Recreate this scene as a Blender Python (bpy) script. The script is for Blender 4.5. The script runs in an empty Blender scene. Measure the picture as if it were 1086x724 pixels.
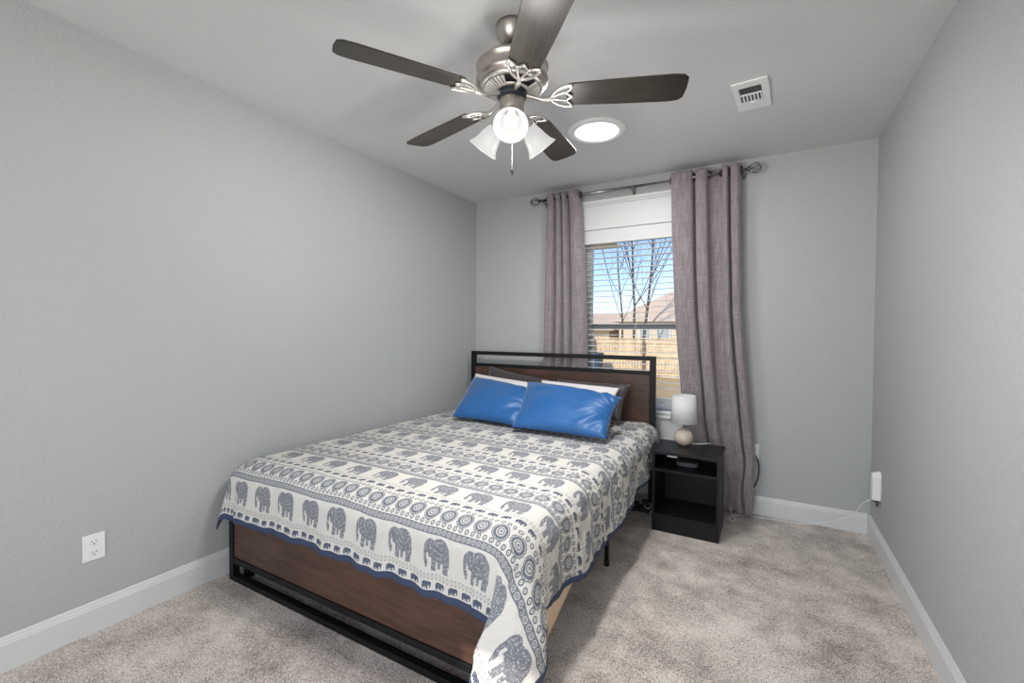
import bpy, bmesh, math, random
import numpy as np
from mathutils import Vector, Matrix, noise as mnoise

C = bpy.context.scene.collection
SC = bpy.context.scene
PI = math.pi
random.seed(7)

# ------------------------------------------------------------------ camera, world, lights, exposure
FPX, YAW, PIT, ROLL, CX, CZ = 473.75, 0.5181, -0.02045, 0.006475, 2.3842, 1.2385
W, D, H, HB = 2.959, 3.495, 2.44, 0.1256          # room width, back wall y, ceiling, baseboard height
REAR = -1.25
fw = Vector((-math.sin(YAW) * math.cos(PIT), math.cos(YAW) * math.cos(PIT), math.sin(PIT)))
rt = Vector((math.cos(YAW), math.sin(YAW), 0))
up = rt.cross(fw)
r2 = rt * math.cos(ROLL) + up * math.sin(ROLL)
u2 = -rt * math.sin(ROLL) + up * math.cos(ROLL)
cam_d = bpy.data.cameras.new('camera')
cam = bpy.data.objects.new('camera', cam_d)
C.objects.link(cam)
cam_d.sensor_width = 36.0
cam_d.lens = FPX / 1086 * 36.0
cam_d.clip_start = 0.02
cam_d.clip_end = 300
m = Matrix((r2, u2, -fw)).transposed().to_4x4()
m.translation = Vector((CX, 0, CZ))
cam.matrix_world = m
SC.camera = cam

SC.view_settings.view_transform = 'Standard'
SC.view_settings.look = 'None'
SC.view_settings.exposure = 0.0
SC.view_settings.gamma = 1.0
SC.view_settings.use_curve_mapping = False
SC.cycles.use_denoising = True
SC.cycles.max_bounces = 8
SC.cycles.diffuse_bounces = 5
SC.cycles.sample_clamp_indirect = 6.0

world = bpy.data.worlds.new('sky')
SC.world = world
world.use_nodes = True
wn = world.node_tree
wn.nodes.clear()
sky = wn.nodes.new('ShaderNodeTexSky')
sky.sky_type = 'NISHITA'
sky.sun_disc = False
sky.sun_elevation = math.radians(48)
sky.altitude = 2500
sky.sun_rotation = math.radians(200)
sky.air_density = 1.0
sky.dust_density = 0.0
sky.ozone_density = 2.0
bg = wn.nodes.new('ShaderNodeBackground')
bg.inputs['Strength'].default_value = 0.22
wo = wn.nodes.new('ShaderNodeOutputWorld')
wn.links.new(sky.outputs[0], bg.inputs['Color'])
wn.links.new(bg.outputs[0], wo.inputs['Surface'])


def light(name, kind, loc, energy, color=(1, 1, 1), **kw):
    d = bpy.data.lights.new(name, kind)
    d.energy = energy
    d.color = color
    rot = kw.pop('rot', None)
    for k, v in kw.items():
        setattr(d, k, v)
    o = bpy.data.objects.new(name, d)
    C.objects.link(o)
    o.location = loc
    if rot:
        o.rotation_euler = rot
    return o


light('sun', 'SUN', (0, -10, 20), 4.4, (1, .93, .82), angle=.01, rot=(math.radians(52), 0, math.radians(-20)))
light('rear_fill_light', 'AREA', (1.75, REAR - .35, 1.25), 49, (1, .985, .97), shape='RECTANGLE', size=2.3, size_y=2.1,  # added soft fill behind the camera, no actual hall lamp
      rot=(math.radians(108), 0, 0))
light('ceiling_tube_daylight', 'AREA', (1.487, 2.575, 2.415), 11, (.98, .99, 1), shape='DISK', size=.26)
FAN = Vector((1.497, 1.545, 0))
LAMP_E = 15.0

# ------------------------------------------------------------------ materials
MATS = {}


def mat(name, col, rough=.6, metal=0.0, bump=None, var=None, emit=None, **kw):
    """principled material with optional noise variation (scale, amount) and noise bump (scale, strength, distance)"""
    if name in MATS:
        return MATS[name]
    m = bpy.data.materials.new(name)
    m.use_nodes = True
    nt = m.node_tree
    b = nt.nodes['Principled BSDF']
    b.inputs['Base Color'].default_value = (*col, 1)
    b.inputs['Roughness'].default_value = rough
    b.inputs['Metallic'].default_value = metal
    for k, v in kw.items():
        b.inputs[k].default_value = v
    tc = nt.nodes.new('ShaderNodeTexCoord')
    sv = var or (12.0, .06)
    n = nt.nodes.new('ShaderNodeTexNoise')
    n.inputs['Scale'].default_value = sv[0]
    n.inputs['Detail'].default_value = 4
    nt.links.new(tc.outputs['Object'], n.inputs['Vector'])
    mx = nt.nodes.new('ShaderNodeMix')
    mx.data_type = 'RGBA'
    mx.inputs[6].default_value = (*[c * (1 - sv[1]) for c in col], 1)
    mx.inputs[7].default_value = (*[min(1, c * (1 + sv[1])) for c in col], 1)
    nt.links.new(n.outputs['Fac'], mx.inputs[0])
    nt.links.new(mx.outputs[2], b.inputs['Base Color'])
    if bump:
        nb = nt.nodes.new('ShaderNodeTexNoise')
        nb.inputs['Scale'].default_value = bump[0]
        nb.inputs['Detail'].default_value = 3
        nt.links.new(tc.outputs['Object'], nb.inputs['Vector'])
        bp = nt.nodes.new('ShaderNodeBump')
        bp.inputs['Strength'].default_value = bump[1]
        bp.inputs['Distance'].default_value = bump[2]
        nt.links.new(nb.outputs['Fac'], bp.inputs['Height'])
        nt.links.new(bp.outputs['Normal'], b.inputs['Normal'])
    if emit:
        b.inputs['Emission Color'].default_value = (*emit[0], 1)
        b.inputs['Emission Strength'].default_value = emit[1]
    MATS[name] = m
    return m


def wood(name, c1, c2, axis='X', scale=6.0, stretch=14.0, rough=.5, bump=.15, spec=.5):
    if name in MATS:
        return MATS[name]
    m = bpy.data.materials.new(name)
    m.use_nodes = True
    nt = m.node_tree
    b = nt.nodes['Principled BSDF']
    b.inputs['Roughness'].default_value = rough
    b.inputs['Specular IOR Level'].default_value = spec
    tc = nt.nodes.new('ShaderNodeTexCoord')
    mp = nt.nodes.new('ShaderNodeMapping')
    s = [stretch] * 3
    s['XYZ'.index(axis)] = 1.0
    mp.inputs['Scale'].default_value = s
    nt.links.new(tc.outputs['Object'], mp.inputs['Vector'])
    n = nt.nodes.new('ShaderNodeTexNoise')
    n.inputs['Scale'].default_value = scale
    n.inputs['Detail'].default_value = 8
    n.inputs['Roughness'].default_value = .68
    nt.links.new(mp.outputs[0], n.inputs['Vector'])
    n2 = nt.nodes.new('ShaderNodeTexNoise')
    n2.inputs['Scale'].default_value = 3.5
    n2.inputs['Detail'].default_value = 5
    nt.links.new(tc.outputs['Object'], n2.inputs['Vector'])
    ad = nt.nodes.new('ShaderNodeMath')
    ad.operation = 'MULTIPLY_ADD'
    nt.links.new(n2.outputs['Fac'], ad.inputs[0])
    ad.inputs[1].default_value = .7
    nt.links.new(n.outputs['Fac'], ad.inputs[2])
    rp = nt.nodes.new('ShaderNodeValToRGB')
    rp.color_ramp.elements[0].position = .55
    rp.color_ramp.elements[0].color = (*c1, 1)
    rp.color_ramp.elements[1].position = 1.05
    rp.color_ramp.elements[1].color = (*c2, 1)
    nt.links.new(ad.outputs[0], rp.inputs[0])
    nt.links.new(rp.outputs[0], b.inputs['Base Color'])
    bp = nt.nodes.new('ShaderNodeBump')
    bp.inputs['Strength'].default_value = bump
    bp.inputs['Distance'].default_value = .002
    nt.links.new(n.outputs['Fac'], bp.inputs['Height'])
    nt.links.new(bp.outputs['Normal'], b.inputs['Normal'])
    MATS[name] = m
    return m


M_wall = mat('wall_paint', (.415, .425, .425), .85, bump=(70, .6, .005), var=(1.5, .015))
M_ceil = mat('ceiling_paint', (.60, .605, .605), .9, bump=(80, .25, .003), var=(1.2, .015))
M_trim = mat('white_trim_paint', (.63, .635, .63), .45, var=(3, .01))
M_white = mat('white_gloss', (.78, .78, .78), .4, var=(5, .01))
M_black = mat('black_metal', (.004, .0045, .006), .5, bump=(300, .08, .001), var=(6, .15), **{'Specular IOR Level': .3})
M_nick = mat('brushed_nickel', (.50, .46, .42), .32, 1.0, var=(40, .06))
M_nickl = mat('polished_nickel', (.66, .63, .59), .34, 1.0, var=(20, .03))
M_dark = mat('dark_recess', (.012, .013, .018), .6)
M_steel = mat('rod_steel', (.30, .29, .29), .25, 1.0)
M_bedwood = wood('walnut_laminate', (.026, .011, .007), (.088, .043, .028), 'X', 5.5, 9, .45)
M_blade = wood('weathered_blade_wood', (.005, .004, .0035), (.050, .041, .031), 'X', 7, 16, .38, .25, .42)
M_nstand = wood('black_brown_laminate', (.003, .003, .0035), (.009, .0085, .009), 'Z', 8, 12, .4, .1, .3)
M_plastic = mat('dark_grey_plastic', (.09, .09, .095), .5)
M_blackpl = mat('black_plastic', (.012, .012, .014), .45)
M_sheet = mat('beige_cloth', (.66, .50, .36), .85, bump=(60, .2, .002))
M_whitecloth = mat('ivory_pillow_cloth', (.76, .735, .725), .85, bump=(45, .35, .004))
M_brown = mat('taupe_satin', (.04, .03, .031), .5, bump=(20, .3, .005), **{'Sheen Weight': .3})
M_blue = mat('blue_satin', (.014, .108, .32), .42, bump=(14, .35, .008), var=(4, .08),
             **{'Sheen Weight': .35, 'Sheen Roughness': .3, 'Specular IOR Level': .6})
M_shade = mat('lamp_shade_linen', (.62, .625, .62), .8, bump=(200, .2, .001), var=(60, .03))
M_stone = mat('travertine', (.62, .52, .43), .35, var=(22, .22), bump=(40, .1, .002))
M_glass_lit = mat('frosted_glass_lit', (.20, .20, .20), .3, emit=((1, .985, .96), .50))
M_bulb = mat('lit_bulb', (.5, .5, .5), .3, emit=((1, .98, .95), 1.2))
M_disc = mat('lit_diffuser', (1, 1, 1), .3, emit=((.98, .99, 1), 2.6))
M_blind = mat('blind_white', (.80, .80, .79), .45, var=(8, .02))
M_vinyl = mat('window_vinyl', (.50, .50, .49), .5, var=(8, .03))


def fabric(name, ca, cb, sx=260, sz=12):
    m = bpy.data.materials.new(name)
    m.use_nodes = True
    nt = m.node_tree
    b = nt.nodes['Principled BSDF']
    b.inputs['Roughness'].default_value = .9
    b.inputs['Sheen Weight'].default_value = .25
    tc = nt.nodes.new('ShaderNodeTexCoord')
    outs = []
    for sc in ((sx, sx, sz), (sz * 1.4, sz * 1.4, sx * .9)):
        mp = nt.nodes.new('ShaderNodeMapping')
        mp.inputs['Scale'].default_value = sc
        nt.links.new(tc.outputs['Object'], mp.inputs['Vector'])
        n = nt.nodes.new('ShaderNodeTexNoise')
        n.inputs['Scale'].default_value = 1
        n.inputs['Detail'].default_value = 3
        nt.links.new(mp.outputs[0], n.inputs['Vector'])
        outs.append(n.outputs['Fac'])
    a = nt.nodes.new('ShaderNodeMath')
    a.operation = 'MULTIPLY_ADD'
    nt.links.new(outs[1], a.inputs[0])
    a.inputs[1].default_value = .55
    nt.links.new(outs[0], a.inputs[2])
    rp = nt.nodes.new('ShaderNodeValToRGB')
    rp.color_ramp.elements[0].position = .0
    rp.color_ramp.elements[1].position = 1
    mr = nt.nodes.new('ShaderNodeMapRange')
    mr.inputs['From Min'].default_value = .52
    mr.inputs['From Max'].default_value = 1.05
    nt.links.new(a.outputs[0], mr.inputs['Value'])
    rp.color_ramp.elements[0].color = (*ca, 1)
    rp.color_ramp.elements[1].color = (*cb, 1)
    nt.links.new(mr.outputs[0], rp.inputs[0])
    nt.links.new(rp.outputs[0], b.inputs['Base Color'])
    bp = nt.nodes.new('ShaderNodeBump')
    bp.inputs['Strength'].default_value = .3
    bp.inputs['Distance'].default_value = .001
    nt.links.new(a.outputs[0], bp.inputs['Height'])
    nt.links.new(bp.outputs['Normal'], b.inputs['Normal'])
    # a little light passes through the weave
    return m


M_curtain = fabric('mauve_linen_weave', (.135, .11, .117), (.335, .292, .305), 300, 8)


def carpet_mat():
    m = bpy.data.materials.new('carpet_pile')
    m.use_nodes = True
    nt = m.node_tree
    b = nt.nodes['Principled BSDF']
    b.inputs['Roughness'].default_value = .95
    b.inputs['Specular IOR Level'].default_value = .15
    b.inputs['Sheen Weight'].default_value = .2
    tc = nt.nodes.new('ShaderNodeTexCoord')

    def nz(scale, detail, rough=.5):
        n = nt.nodes.new('ShaderNodeTexNoise')
        n.inputs['Scale'].default_value = scale
        n.inputs['Detail'].default_value = detail
        n.inputs['Roughness'].default_value = rough
        nt.links.new(tc.outputs['Object'], n.inputs['Vector'])
        return n.outputs['Fac']

    def mth(op, a, bb, c=None):
        n = nt.nodes.new('ShaderNodeMath')
        n.operation = op
        for i, v in enumerate((a, bb, c)):
            if v is None:
                continue
            if isinstance(v, (int, float)):
                n.inputs[i].default_value = v
            else:
                nt.links.new(v, n.inputs[i])
        return n.outputs[0]
    fine = nz(190, 3, .7)
    mid = nz(75, 2)
    big = nz(3.2, 4, .6)
    big2 = nz(9, 3, .6)
    f = mth('MULTIPLY_ADD', fine, 2.1, -.50)
    f = mth('MULTIPLY_ADD', mid, .55, f)
    f = mth('MULTIPLY_ADD', mth('SUBTRACT', big, .5), .8, f)
    f = mth('MULTIPLY_ADD', mth('SUBTRACT', big2, .5), .55, f)
    rp = nt.nodes.new('ShaderNodeValToRGB')
    e = rp.color_ramp.elements
    e[0].position = .38
    e[0].color = (.085, .068, .058, 1)
    e[1].position = 1.15
    e[1].color = (.78, .70, .64, 1)
    k = e.new(.72)
    k.color = (.40, .345, .305, 1)
    nt.links.new(f, rp.inputs[0])
    nt.links.new(rp.outputs[0], b.inputs['Base Color'])
    bp = nt.nodes.new('ShaderNodeBump')
    bp.inputs['Strength'].default_value = .8
    bp.inputs['Distance'].default_value = .006
    nt.links.new(mth('ADD', fine, mid), bp.inputs['Height'])
    nt.links.new(bp.outputs['Normal'], b.inputs['Normal'])
    return m


# ------------------------------------------------------------------ mesh helpers
class MB:
    def __init__(self):
        self.v, self.f, self.s = [], [], []

    def add(self, vs, fs, smooth=False):
        o = len(self.v)
        self.v += [tuple(p) for p in vs]
        self.f += [tuple(i + o for i in f) for f in fs]
        self.s += [smooth] * len(fs)
        return self

    def box(self, x0, x1, y0, y1, z0, z1):
        vs = [(x, y, z) for z in (z0, z1) for y in (y0, y1) for x in (x0, x1)]
        return self.add(vs, [(0, 2, 3, 1), (4, 5, 7, 6), (0, 1, 5, 4), (2, 6, 7, 3), (0, 4, 6, 2), (1, 3, 7, 5)])

    def prism(self, poly, z0, z1):
        n = len(poly)
        vs = [(x, y, z0) for x, y in poly] + [(x, y, z1) for x, y in poly]
        fs = [tuple(reversed(range(n))), tuple(range(n, 2 * n))] + [(i, (i + 1) % n, n + (i + 1) % n, n + i) for i in range(n)]
        return self.add(vs, fs)

    def tube(self, pts, r, n=10, closed=False, caps=True):
        pts = [Vector(p) for p in pts]
        N = len(pts)
        rs = r if isinstance(r, (list, tuple)) else [r] * N
        tang = []
        for i in range(N):
            a = pts[i - 1] if (i > 0 or closed) else pts[i]
            b = pts[(i + 1) % N] if (i < N - 1 or closed) else pts[i]
            tang.append((b - a).normalized())
        ref = Vector((0, 0, 1)) if abs(tang[0].z) < .9 else Vector((1, 0, 0))
        nrm = tang[0].cross(ref).normalized()
        vs = []
        for i in range(N):
            nrm = (nrm - tang[i] * nrm.dot(tang[i]))
            nrm = nrm.normalized() if nrm.length > 1e-6 else tang[i].orthogonal().normalized()
            bi = tang[i].cross(nrm)
            for k in range(n):
                a = 2 * PI * k / n
                vs.append(pts[i] + (nrm * math.cos(a) + bi * math.sin(a)) * rs[i])
        fs = []
        for i in range(N if closed else N - 1):
            j = (i + 1) % N
            for k in range(n):
                k2 = (k + 1) % n
                fs.append((i * n + k, i * n + k2, j * n + k2, j * n + k))
        if caps and not closed:
            fs.append(tuple(reversed(range(n))))
            fs.append(tuple((N - 1) * n + k for k in range(n)))
        return self.add(vs, fs, True)

    def lathe(self, prof, n=32, c=(0, 0, 0), M=None):
        vs, fs = [], []
        for r, z in prof:
            for k in range(n):
                a = 2 * PI * k / n
                vs.append(Vector((r * math.cos(a), r * math.sin(a), z)))
        for i in range(len(prof) - 1):
            for k in range(n):
                k2 = (k + 1) % n
                fs.append((i * n + k, i * n + k2, (i + 1) * n + k2, (i + 1) * n + k))
        if M is not None:
            vs = [M @ v for v in vs]
        vs = [v + Vector(c) for v in vs]
        return self.add(vs, fs, True)

    def build(self, name, material, parent=None, bevel=0, loc=None, solid=0, auto=40, subsurf=0):
        me = bpy.data.meshes.new(name)
        me.from_pydata(self.v, [], self.f)
        me.update()
        me.polygons.foreach_set('use_smooth', self.s)
        bm = bmesh.new()
        bm.from_mesh(me)
        bmesh.ops.remove_doubles(bm, verts=bm.verts, dist=1e-6)
        bmesh.ops.recalc_face_normals(bm, faces=bm.faces)
        bm.to_mesh(me)
        bm.free()
        o = bpy.data.objects.new(name, me)
        C.objects.link(o)
        me.materials.append(material)
        if parent is not None:
            o.parent = parent
        if loc is not None:
            o.location = loc
        if solid:
            s = o.modifiers.new('s', 'SOLIDIFY')
            s.thickness = solid
            s.offset = 0
        if bevel:
            b = o.modifiers.new('b', 'BEVEL')
            b.width = bevel
            b.segments = 2
            b.limit_method = 'ANGLE'
        if subsurf:
            s = o.modifiers.new('u', 'SUBSURF')
            s.levels = s.render_levels = subsurf
        return o


def tag(o, label, cat, group=None, kind=None):
    o['label'] = label
    o['category'] = cat
    if group:
        o['group'] = group
    if kind:
        o['kind'] = kind
    return o


def empty(name, loc, label, cat, group=None, rotz=0):
    o = bpy.data.objects.new(name, None)
    o.empty_display_size = .05
    C.objects.link(o)
    o.location = loc
    o.rotation_euler.z = rotz
    return tag(o, label, cat, group)


def struct(o):
    o['kind'] = 'structure'
    return o


def catmull(P, n=8):
    P = [tuple(p) for p in P]
    out = []
    for i in range(len(P) - 1):
        p0 = P[max(i - 1, 0)]; p1 = P[i]; p2 = P[i + 1]; p3 = P[min(i + 2, len(P) - 1)]
        for k in range(n):
            t = k / n
            out.append(tuple(.5 * (2 * b + (c - a) * t + (2 * a - 5 * b + 4 * c - d) * t * t + (3 * b - a - 3 * c + d) * t ** 3)
                             for a, b, c, d in zip(p0, p1, p2, p3)))
    out.append(P[-1])
    return out


def lerp_tab(tab, x):
    xs = [a for a, _ in tab]
    ys = [b for _, b in tab]
    return float(np.interp(x, xs, ys))


# ------------------------------------------------------------------ room
T = .14
OX0, OX1, OZ0, OZ1 = 1.035, 1.955, .585, 2.03           # window opening
struct(MB().box(-T, W + T, REAR, D + T, -.1, 0).build('floor', carpet_mat()))
struct(MB().box(-T, W + T, REAR - T, D + T, H, H + .1).build('ceiling', M_ceil))
struct(MB().box(-T, 0, REAR - T, D + T, 0, H).build('wall_left', M_wall))
struct(MB().box(W, W + T, REAR - T, D + T, 0, H).build('wall_right', M_wall))
wb = MB()
wb.box(0, OX0, D, D + T, 0, H).box(OX1, W, D, D + T, 0, H).box(OX0, OX1, D, D + T, 0, OZ0).box(OX0, OX1, D, D + T, OZ1, H)
struct(wb.build('wall_back', M_wall))
wr = MB()
wr.box(0, .55, REAR - T, REAR, 0, H).box(2.95, W, REAR - T, REAR, 0, H).box(.55, 2.95, REAR - T, REAR, 2.35, H)
struct(wr.build('wall_rear', M_wall))


def baseboard(name, a, b, nrm):
    """profile extruded from a to b, sticking out along nrm"""
    prof = [(0, 0), (.014, 0), (.014, .098), (.0115, .101), (.0115, .106), (.008, .112), (.006, .121), (.003, HB), (0, HB)]
    mb = MB()
    n = len(prof)
    vs = [(p[0] + nrm[0] * d, p[1] + nrm[1] * d, z) for p in (a, b) for d, z in prof]
    fs = [tuple(range(n)), tuple(range(2 * n - 1, n - 1, -1))] + [(i, (i + 1) % n, n + (i + 1) % n, n + i) for i in range(n)]
    mb.add(vs, fs)
    return struct(mb.build(name, M_trim))


baseboard('baseboard_left', (0, REAR), (0, D), (1, 0))
baseboard('baseboard_right', (W, REAR), (W, D), (-1, 0))
baseboard('baseboard_back', (.0145, D), (W - .0145, D), (0, -1))

# ------------------------------------------------------------------ window
win = MB()
gy = D + .085
fx0, fx1, fz0, fz1 = OX0 + .002, OX1 - .002, OZ0 + .002, OZ1 - .002
win.box(fx0, fx0 + .07, gy, gy + .05, fz0, fz1).box(fx1 - .07, fx1, gy, gy + .05, fz0, fz1)
win.box(fx0, fx1, gy, gy + .05, fz0, fz0 + .05).box(fx0, fx1, gy, gy + .05, fz1 - .05, fz1)
wf = struct(win.build('window_1', M_vinyl, bevel=.003))
MB().box(fx0 + .071, fx1 - .071, gy - .012, gy + .03, 1.272, 1.315).build('meeting_rail', mat('shaded_vinyl', (.16, .175, .19), .5), wf, bevel=.003)  # rail vinyl coloured darker to carry its backlit shade
sash = MB()
sash.box(fx0 + .071, fx0 + .091, gy - .008, gy + .02, fz0 + .051, 1.271).box(fx1 - .091, fx1 - .071, gy - .008, gy + .02, fz0 + .051, 1.271)
sash.box(fx0 + .091, fx1 - .091, gy - .008, gy + .02, fz0 + .051, fz0 + .085)
sash.build('sash', M_vinyl, wf, bevel=.002)
mg = bpy.data.materials.new('window_glass')
mg.use_nodes = True
nt = mg.node_tree
nt.nodes.clear()
tr = nt.nodes.new('ShaderNodeBsdfTransparent')
gl = nt.nodes.new('ShaderNodeBsdfGlossy')
gl.inputs['Roughness'].default_value = .3
mx = nt.nodes.new('ShaderNodeMixShader')
mx.inputs[0].default_value = .015
mo = nt.nodes.new('ShaderNodeOutputMaterial')
nt.links.new(tr.outputs[0], mx.inputs[1])
nt.links.new(gl.outputs[0], mx.inputs[2])
nt.links.new(mx.outputs[0], mo.inputs['Surface'])
MB().box(fx0 + .075, fx1 - .075, gy + .022, gy + .026, fz0 + .06, fz1 - .05).build('glass', mg, wf)
# casing: flat header with cap, side casings, sill and apron
cs = MB()
cs.box(.985, 2.005, D - .018, D, 2.07, 2.262).box(.975, 2.015, D - .026, D, 2.262, 2.276).box(.965, 2.025, D - .036, D, 2.276, 2.30)
struct(cs.build('trim_1', M_trim, bevel=.003))
cs = MB()
cs.box(.985, 1.035, D - .016, D, .628, 2.068)
cs.box(1.955, 2.005, D - .016, D, .628, 2.068)
struct(cs.build('trim_2', M_trim, bevel=.003))
cs = MB()
cs.box(.965, 2.025, D - .052, D + .0, .602, .626).box(OX0 + .001, OX1 - .001, D, D + .084, .602, .626)
struct(cs.build('trim_3', M_trim, bevel=.005))
cs = MB()
cs.box(.985, 2.005, D - .019, D, .452, .6)
cs.box(.985, 2.005, D - .026, D, .44, .452)
struct(cs.build('trim_4', M_trim, bevel=.003))

# venetian blind
bl = empty('venetian_blind', (1.495, D + .04, 1.96), 'white horizontal slat blind with flat valance hung inside the window behind the curtains', 'blind')


def rel(mb, base):
    mb.v = [(x - base[0], y - base[1], z - base[2]) for x, y, z in mb.v]
    return mb


bb = (1.495, D + .04, 1.96)
rel(MB().box(OX0 + .003, OX1 - .003, D - .012, D + .004, 1.957, 2.066), bb).build('valance', M_trim, bl, bevel=.002)
rel(MB().box(OX0 + .004, OX1 - .004, D + .006, D + .062, 1.972, 2.022), bb).build('headrail', M_blind, bl)
z = 1.935
k = 0
while z > .80:
    s = MB()
    th = math.radians(.8 * math.sin(k * 2.1))
    vs, fs = [], []
    pr = [(-.025, -.0015), (-.012, .0008), (0, .0015), (.012, .0008), (.025, -.0015)]
    up_ = [(a, b + .0009) for a, b in pr]
    dn = [(a, b - .0009) for a, b in pr]
    loop = up_ + dn[::-1]
    sag = .0015 * math.sin(k * 1.7)
    for x, dz in ((OX0 + .006, 0), (OX1 - .006, sag)):
        for a, b in loop:
            vs.append((x, D + .033 + a * math.cos(th) - b * math.sin(th), z + dz + a * math.sin(th) + b * math.cos(th)))
    n = len(loop)
    fs = [tuple(range(n)), tuple(range(2 * n - 1, n - 1, -1))] + [(i, (i + 1) % n, n + (i + 1) % n, n + i) for i in range(n)]
    s.add(vs, fs)
    rel(s, bb).build('slat', M_blind, bl)
    z -= .0445
    k += 1
for i in range(7):
    rel(MB().box(OX0 + .006, OX1 - .006, D + .008, D + .058, .665 + i * .0125, .668 + i * .0125), bb).build('slat', M_blind, bl)
rel(MB().box(OX0 + .006, OX1 - .006, D + .008, D + .058, .628, .652), bb).build('bottom_rail', M_blind, bl, bevel=.003)
for x in (1.075, 1.495, 1.915):
    c = MB()
    for y in (D + .006, D + .060):
        c.tube([(x, y, 1.975), (x, y, .65)], .0011, 6)
    rel(c, bb).build('ladder_cord', M_white, bl)

# ------------------------------------------------------------------ curtain rod and curtains
RY, RZ = D - .085, 2.347
rod = empty('curtain_rod', (1.48, RY, RZ), 'long brushed metal curtain rod with round cage finials above the window', 'curtain rod')
rb = (1.48, RY, RZ)
rel(MB().tube([(.70, RY, RZ), (1.50, RY, RZ)], .0115, 16), rb).build('rod', M_steel, rod)
rel(MB().tube([(1.50, RY, RZ), (2.255, RY, RZ)], .0095, 16), rb).build('rod', M_steel, rod)
for x, sgn in ((.70, -1), (2.255, 1)):
    c = MB()
    c.tube([(x, RY, RZ), (x + sgn * .012, RY, RZ)], .016, 16)
    cx = x + sgn * .045
    for a in range(6):
        pts = []
        for i in range(13):
            t = PI * i / 12
            tw = a * PI / 3 + 1.1 * i / 12
            r = .029 * math.sin(t) + .004
            pts.append((cx - sgn * .034 * math.cos(t), RY + r * math.cos(tw), RZ + r * math.sin(tw)))
        c.tube(pts, .0036, 6)
    c.lathe([(.0, -.006), (.006, -.004), (.007, 0), (.005, .005), (0, .007)], 12, (cx + sgn * .036, RY, RZ))
    rel(c, rb).build('finial', M_steel, rod)
for x in (.735, 1.475, 2.232):
    c = MB()
    c.box(x - .012, x + .012, D - .008, D - .001, RZ - .045, RZ + .02)
    c.tube([(x, D - .006, RZ - .02), (x, RY + .004, RZ - .02), (x, RY, RZ - .014)], .005, 10)
    c.tube([(x, RY + .014 * math.cos(t), RZ + .014 * math.sin(t)) for t in np.linspace(PI, 2 * PI, 9)], .004, 8)
    rel(c, rb).build('bracket', M_steel, rod)


def curtain(name, ctrl, xl_tab, xr_tab, ztop, zbot, label, seed, groms, amp_tab, bottomfn=None):
    """ctrl: list of (x, dy) at the top; edges follow xl/xr tables over z"""
    P = catmull([(a, b) for a, b in ctrl], 9)
    xa, xb = ctrl[0][0], ctrl[-1][0]
    n = len(P)
    NZ = 90
    vs, fs, sm = [], [], []
    for j in range(NZ + 1):
        t = j / NZ
        zz = ztop + (zbot - ztop) * t
        xl, xr = lerp_tab(xl_tab, zz), lerp_tab(xr_tab, zz)
        amp = lerp_tab(amp_tab, zz)
        for i, (x, dy) in enumerate(P):
            s = (x - xa) / (xb - xa)
            wob = mnoise.noise(Vector((s * 5, zz * 1.3, seed)))
            xx = xl + (xr - xl) * s + .012 * wob * (1 - math.exp(-(ztop - zz) * 2)) * math.sin(PI * max(0, min(1, s)))
            yy = RY + dy * amp + .010 * mnoise.noise(Vector((s * 8, zz * 2.1, seed + 9))) * (1 - math.exp(-(ztop - zz) * 3))
            z3 = zz
            if zz > ztop - .09:      # heading dips between rings
                z3 = zz
            if bottomfn:
                xx, yy, z3 = bottomfn(s, xx, yy, z3)
            yy = min(yy, D - .042)
            vs.append((xx, yy, z3))
    for j in range(NZ):
        for i in range(n - 1):
            fs.append((j * n + i, j * n + i + 1, (j + 1) * n + i + 1, (j + 1) * n + i))
    root = empty(name, (0.5 * (xa + xb), RY, zbot), label, 'curtain', 'grey mauve linen curtains')
    base = (0.5 * (xa + xb), RY, zbot)
    mb = MB().add(vs, fs, True)
    rel(mb, base).build('cloth_panel', M_curtain, root, solid=.0022)
    for gx, dyy, ang in groms:
        g = MB()
        ca, sa = math.cos(ang), math.sin(ang)
        for rr, off in ((.0235, -.002), (.0235, .002), (.021, .0)):
            pts = [(gx + off * ca - 0.0 + rr * math.cos(t) * -sa * .9, RY + dyy + rr * math.cos(t) * ca + off * sa, RZ + rr * math.sin(t)) for t in np.linspace(0, 2 * PI, 21)[:-1]]
            g.tube(pts, .0036, 8, closed=True)
        rel(g, base).build('grommet', mat('dark_grommet', (.06, .055, .06), .35, .9), root)
    return root


def bot_r(s, x, y, z):
    if z < .45:
        k = (.45 - z) / .42
        x += .02 * math.sin(9 * s + 6 * k) * k
        y -= .03 * k * max(0, math.sin(PI * s)) * (1 + .5 * math.sin(14 * s + 5 * k))
        z += .02 * math.sin(5 * s) * k
    return x, y, max(z, .012)


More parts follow.
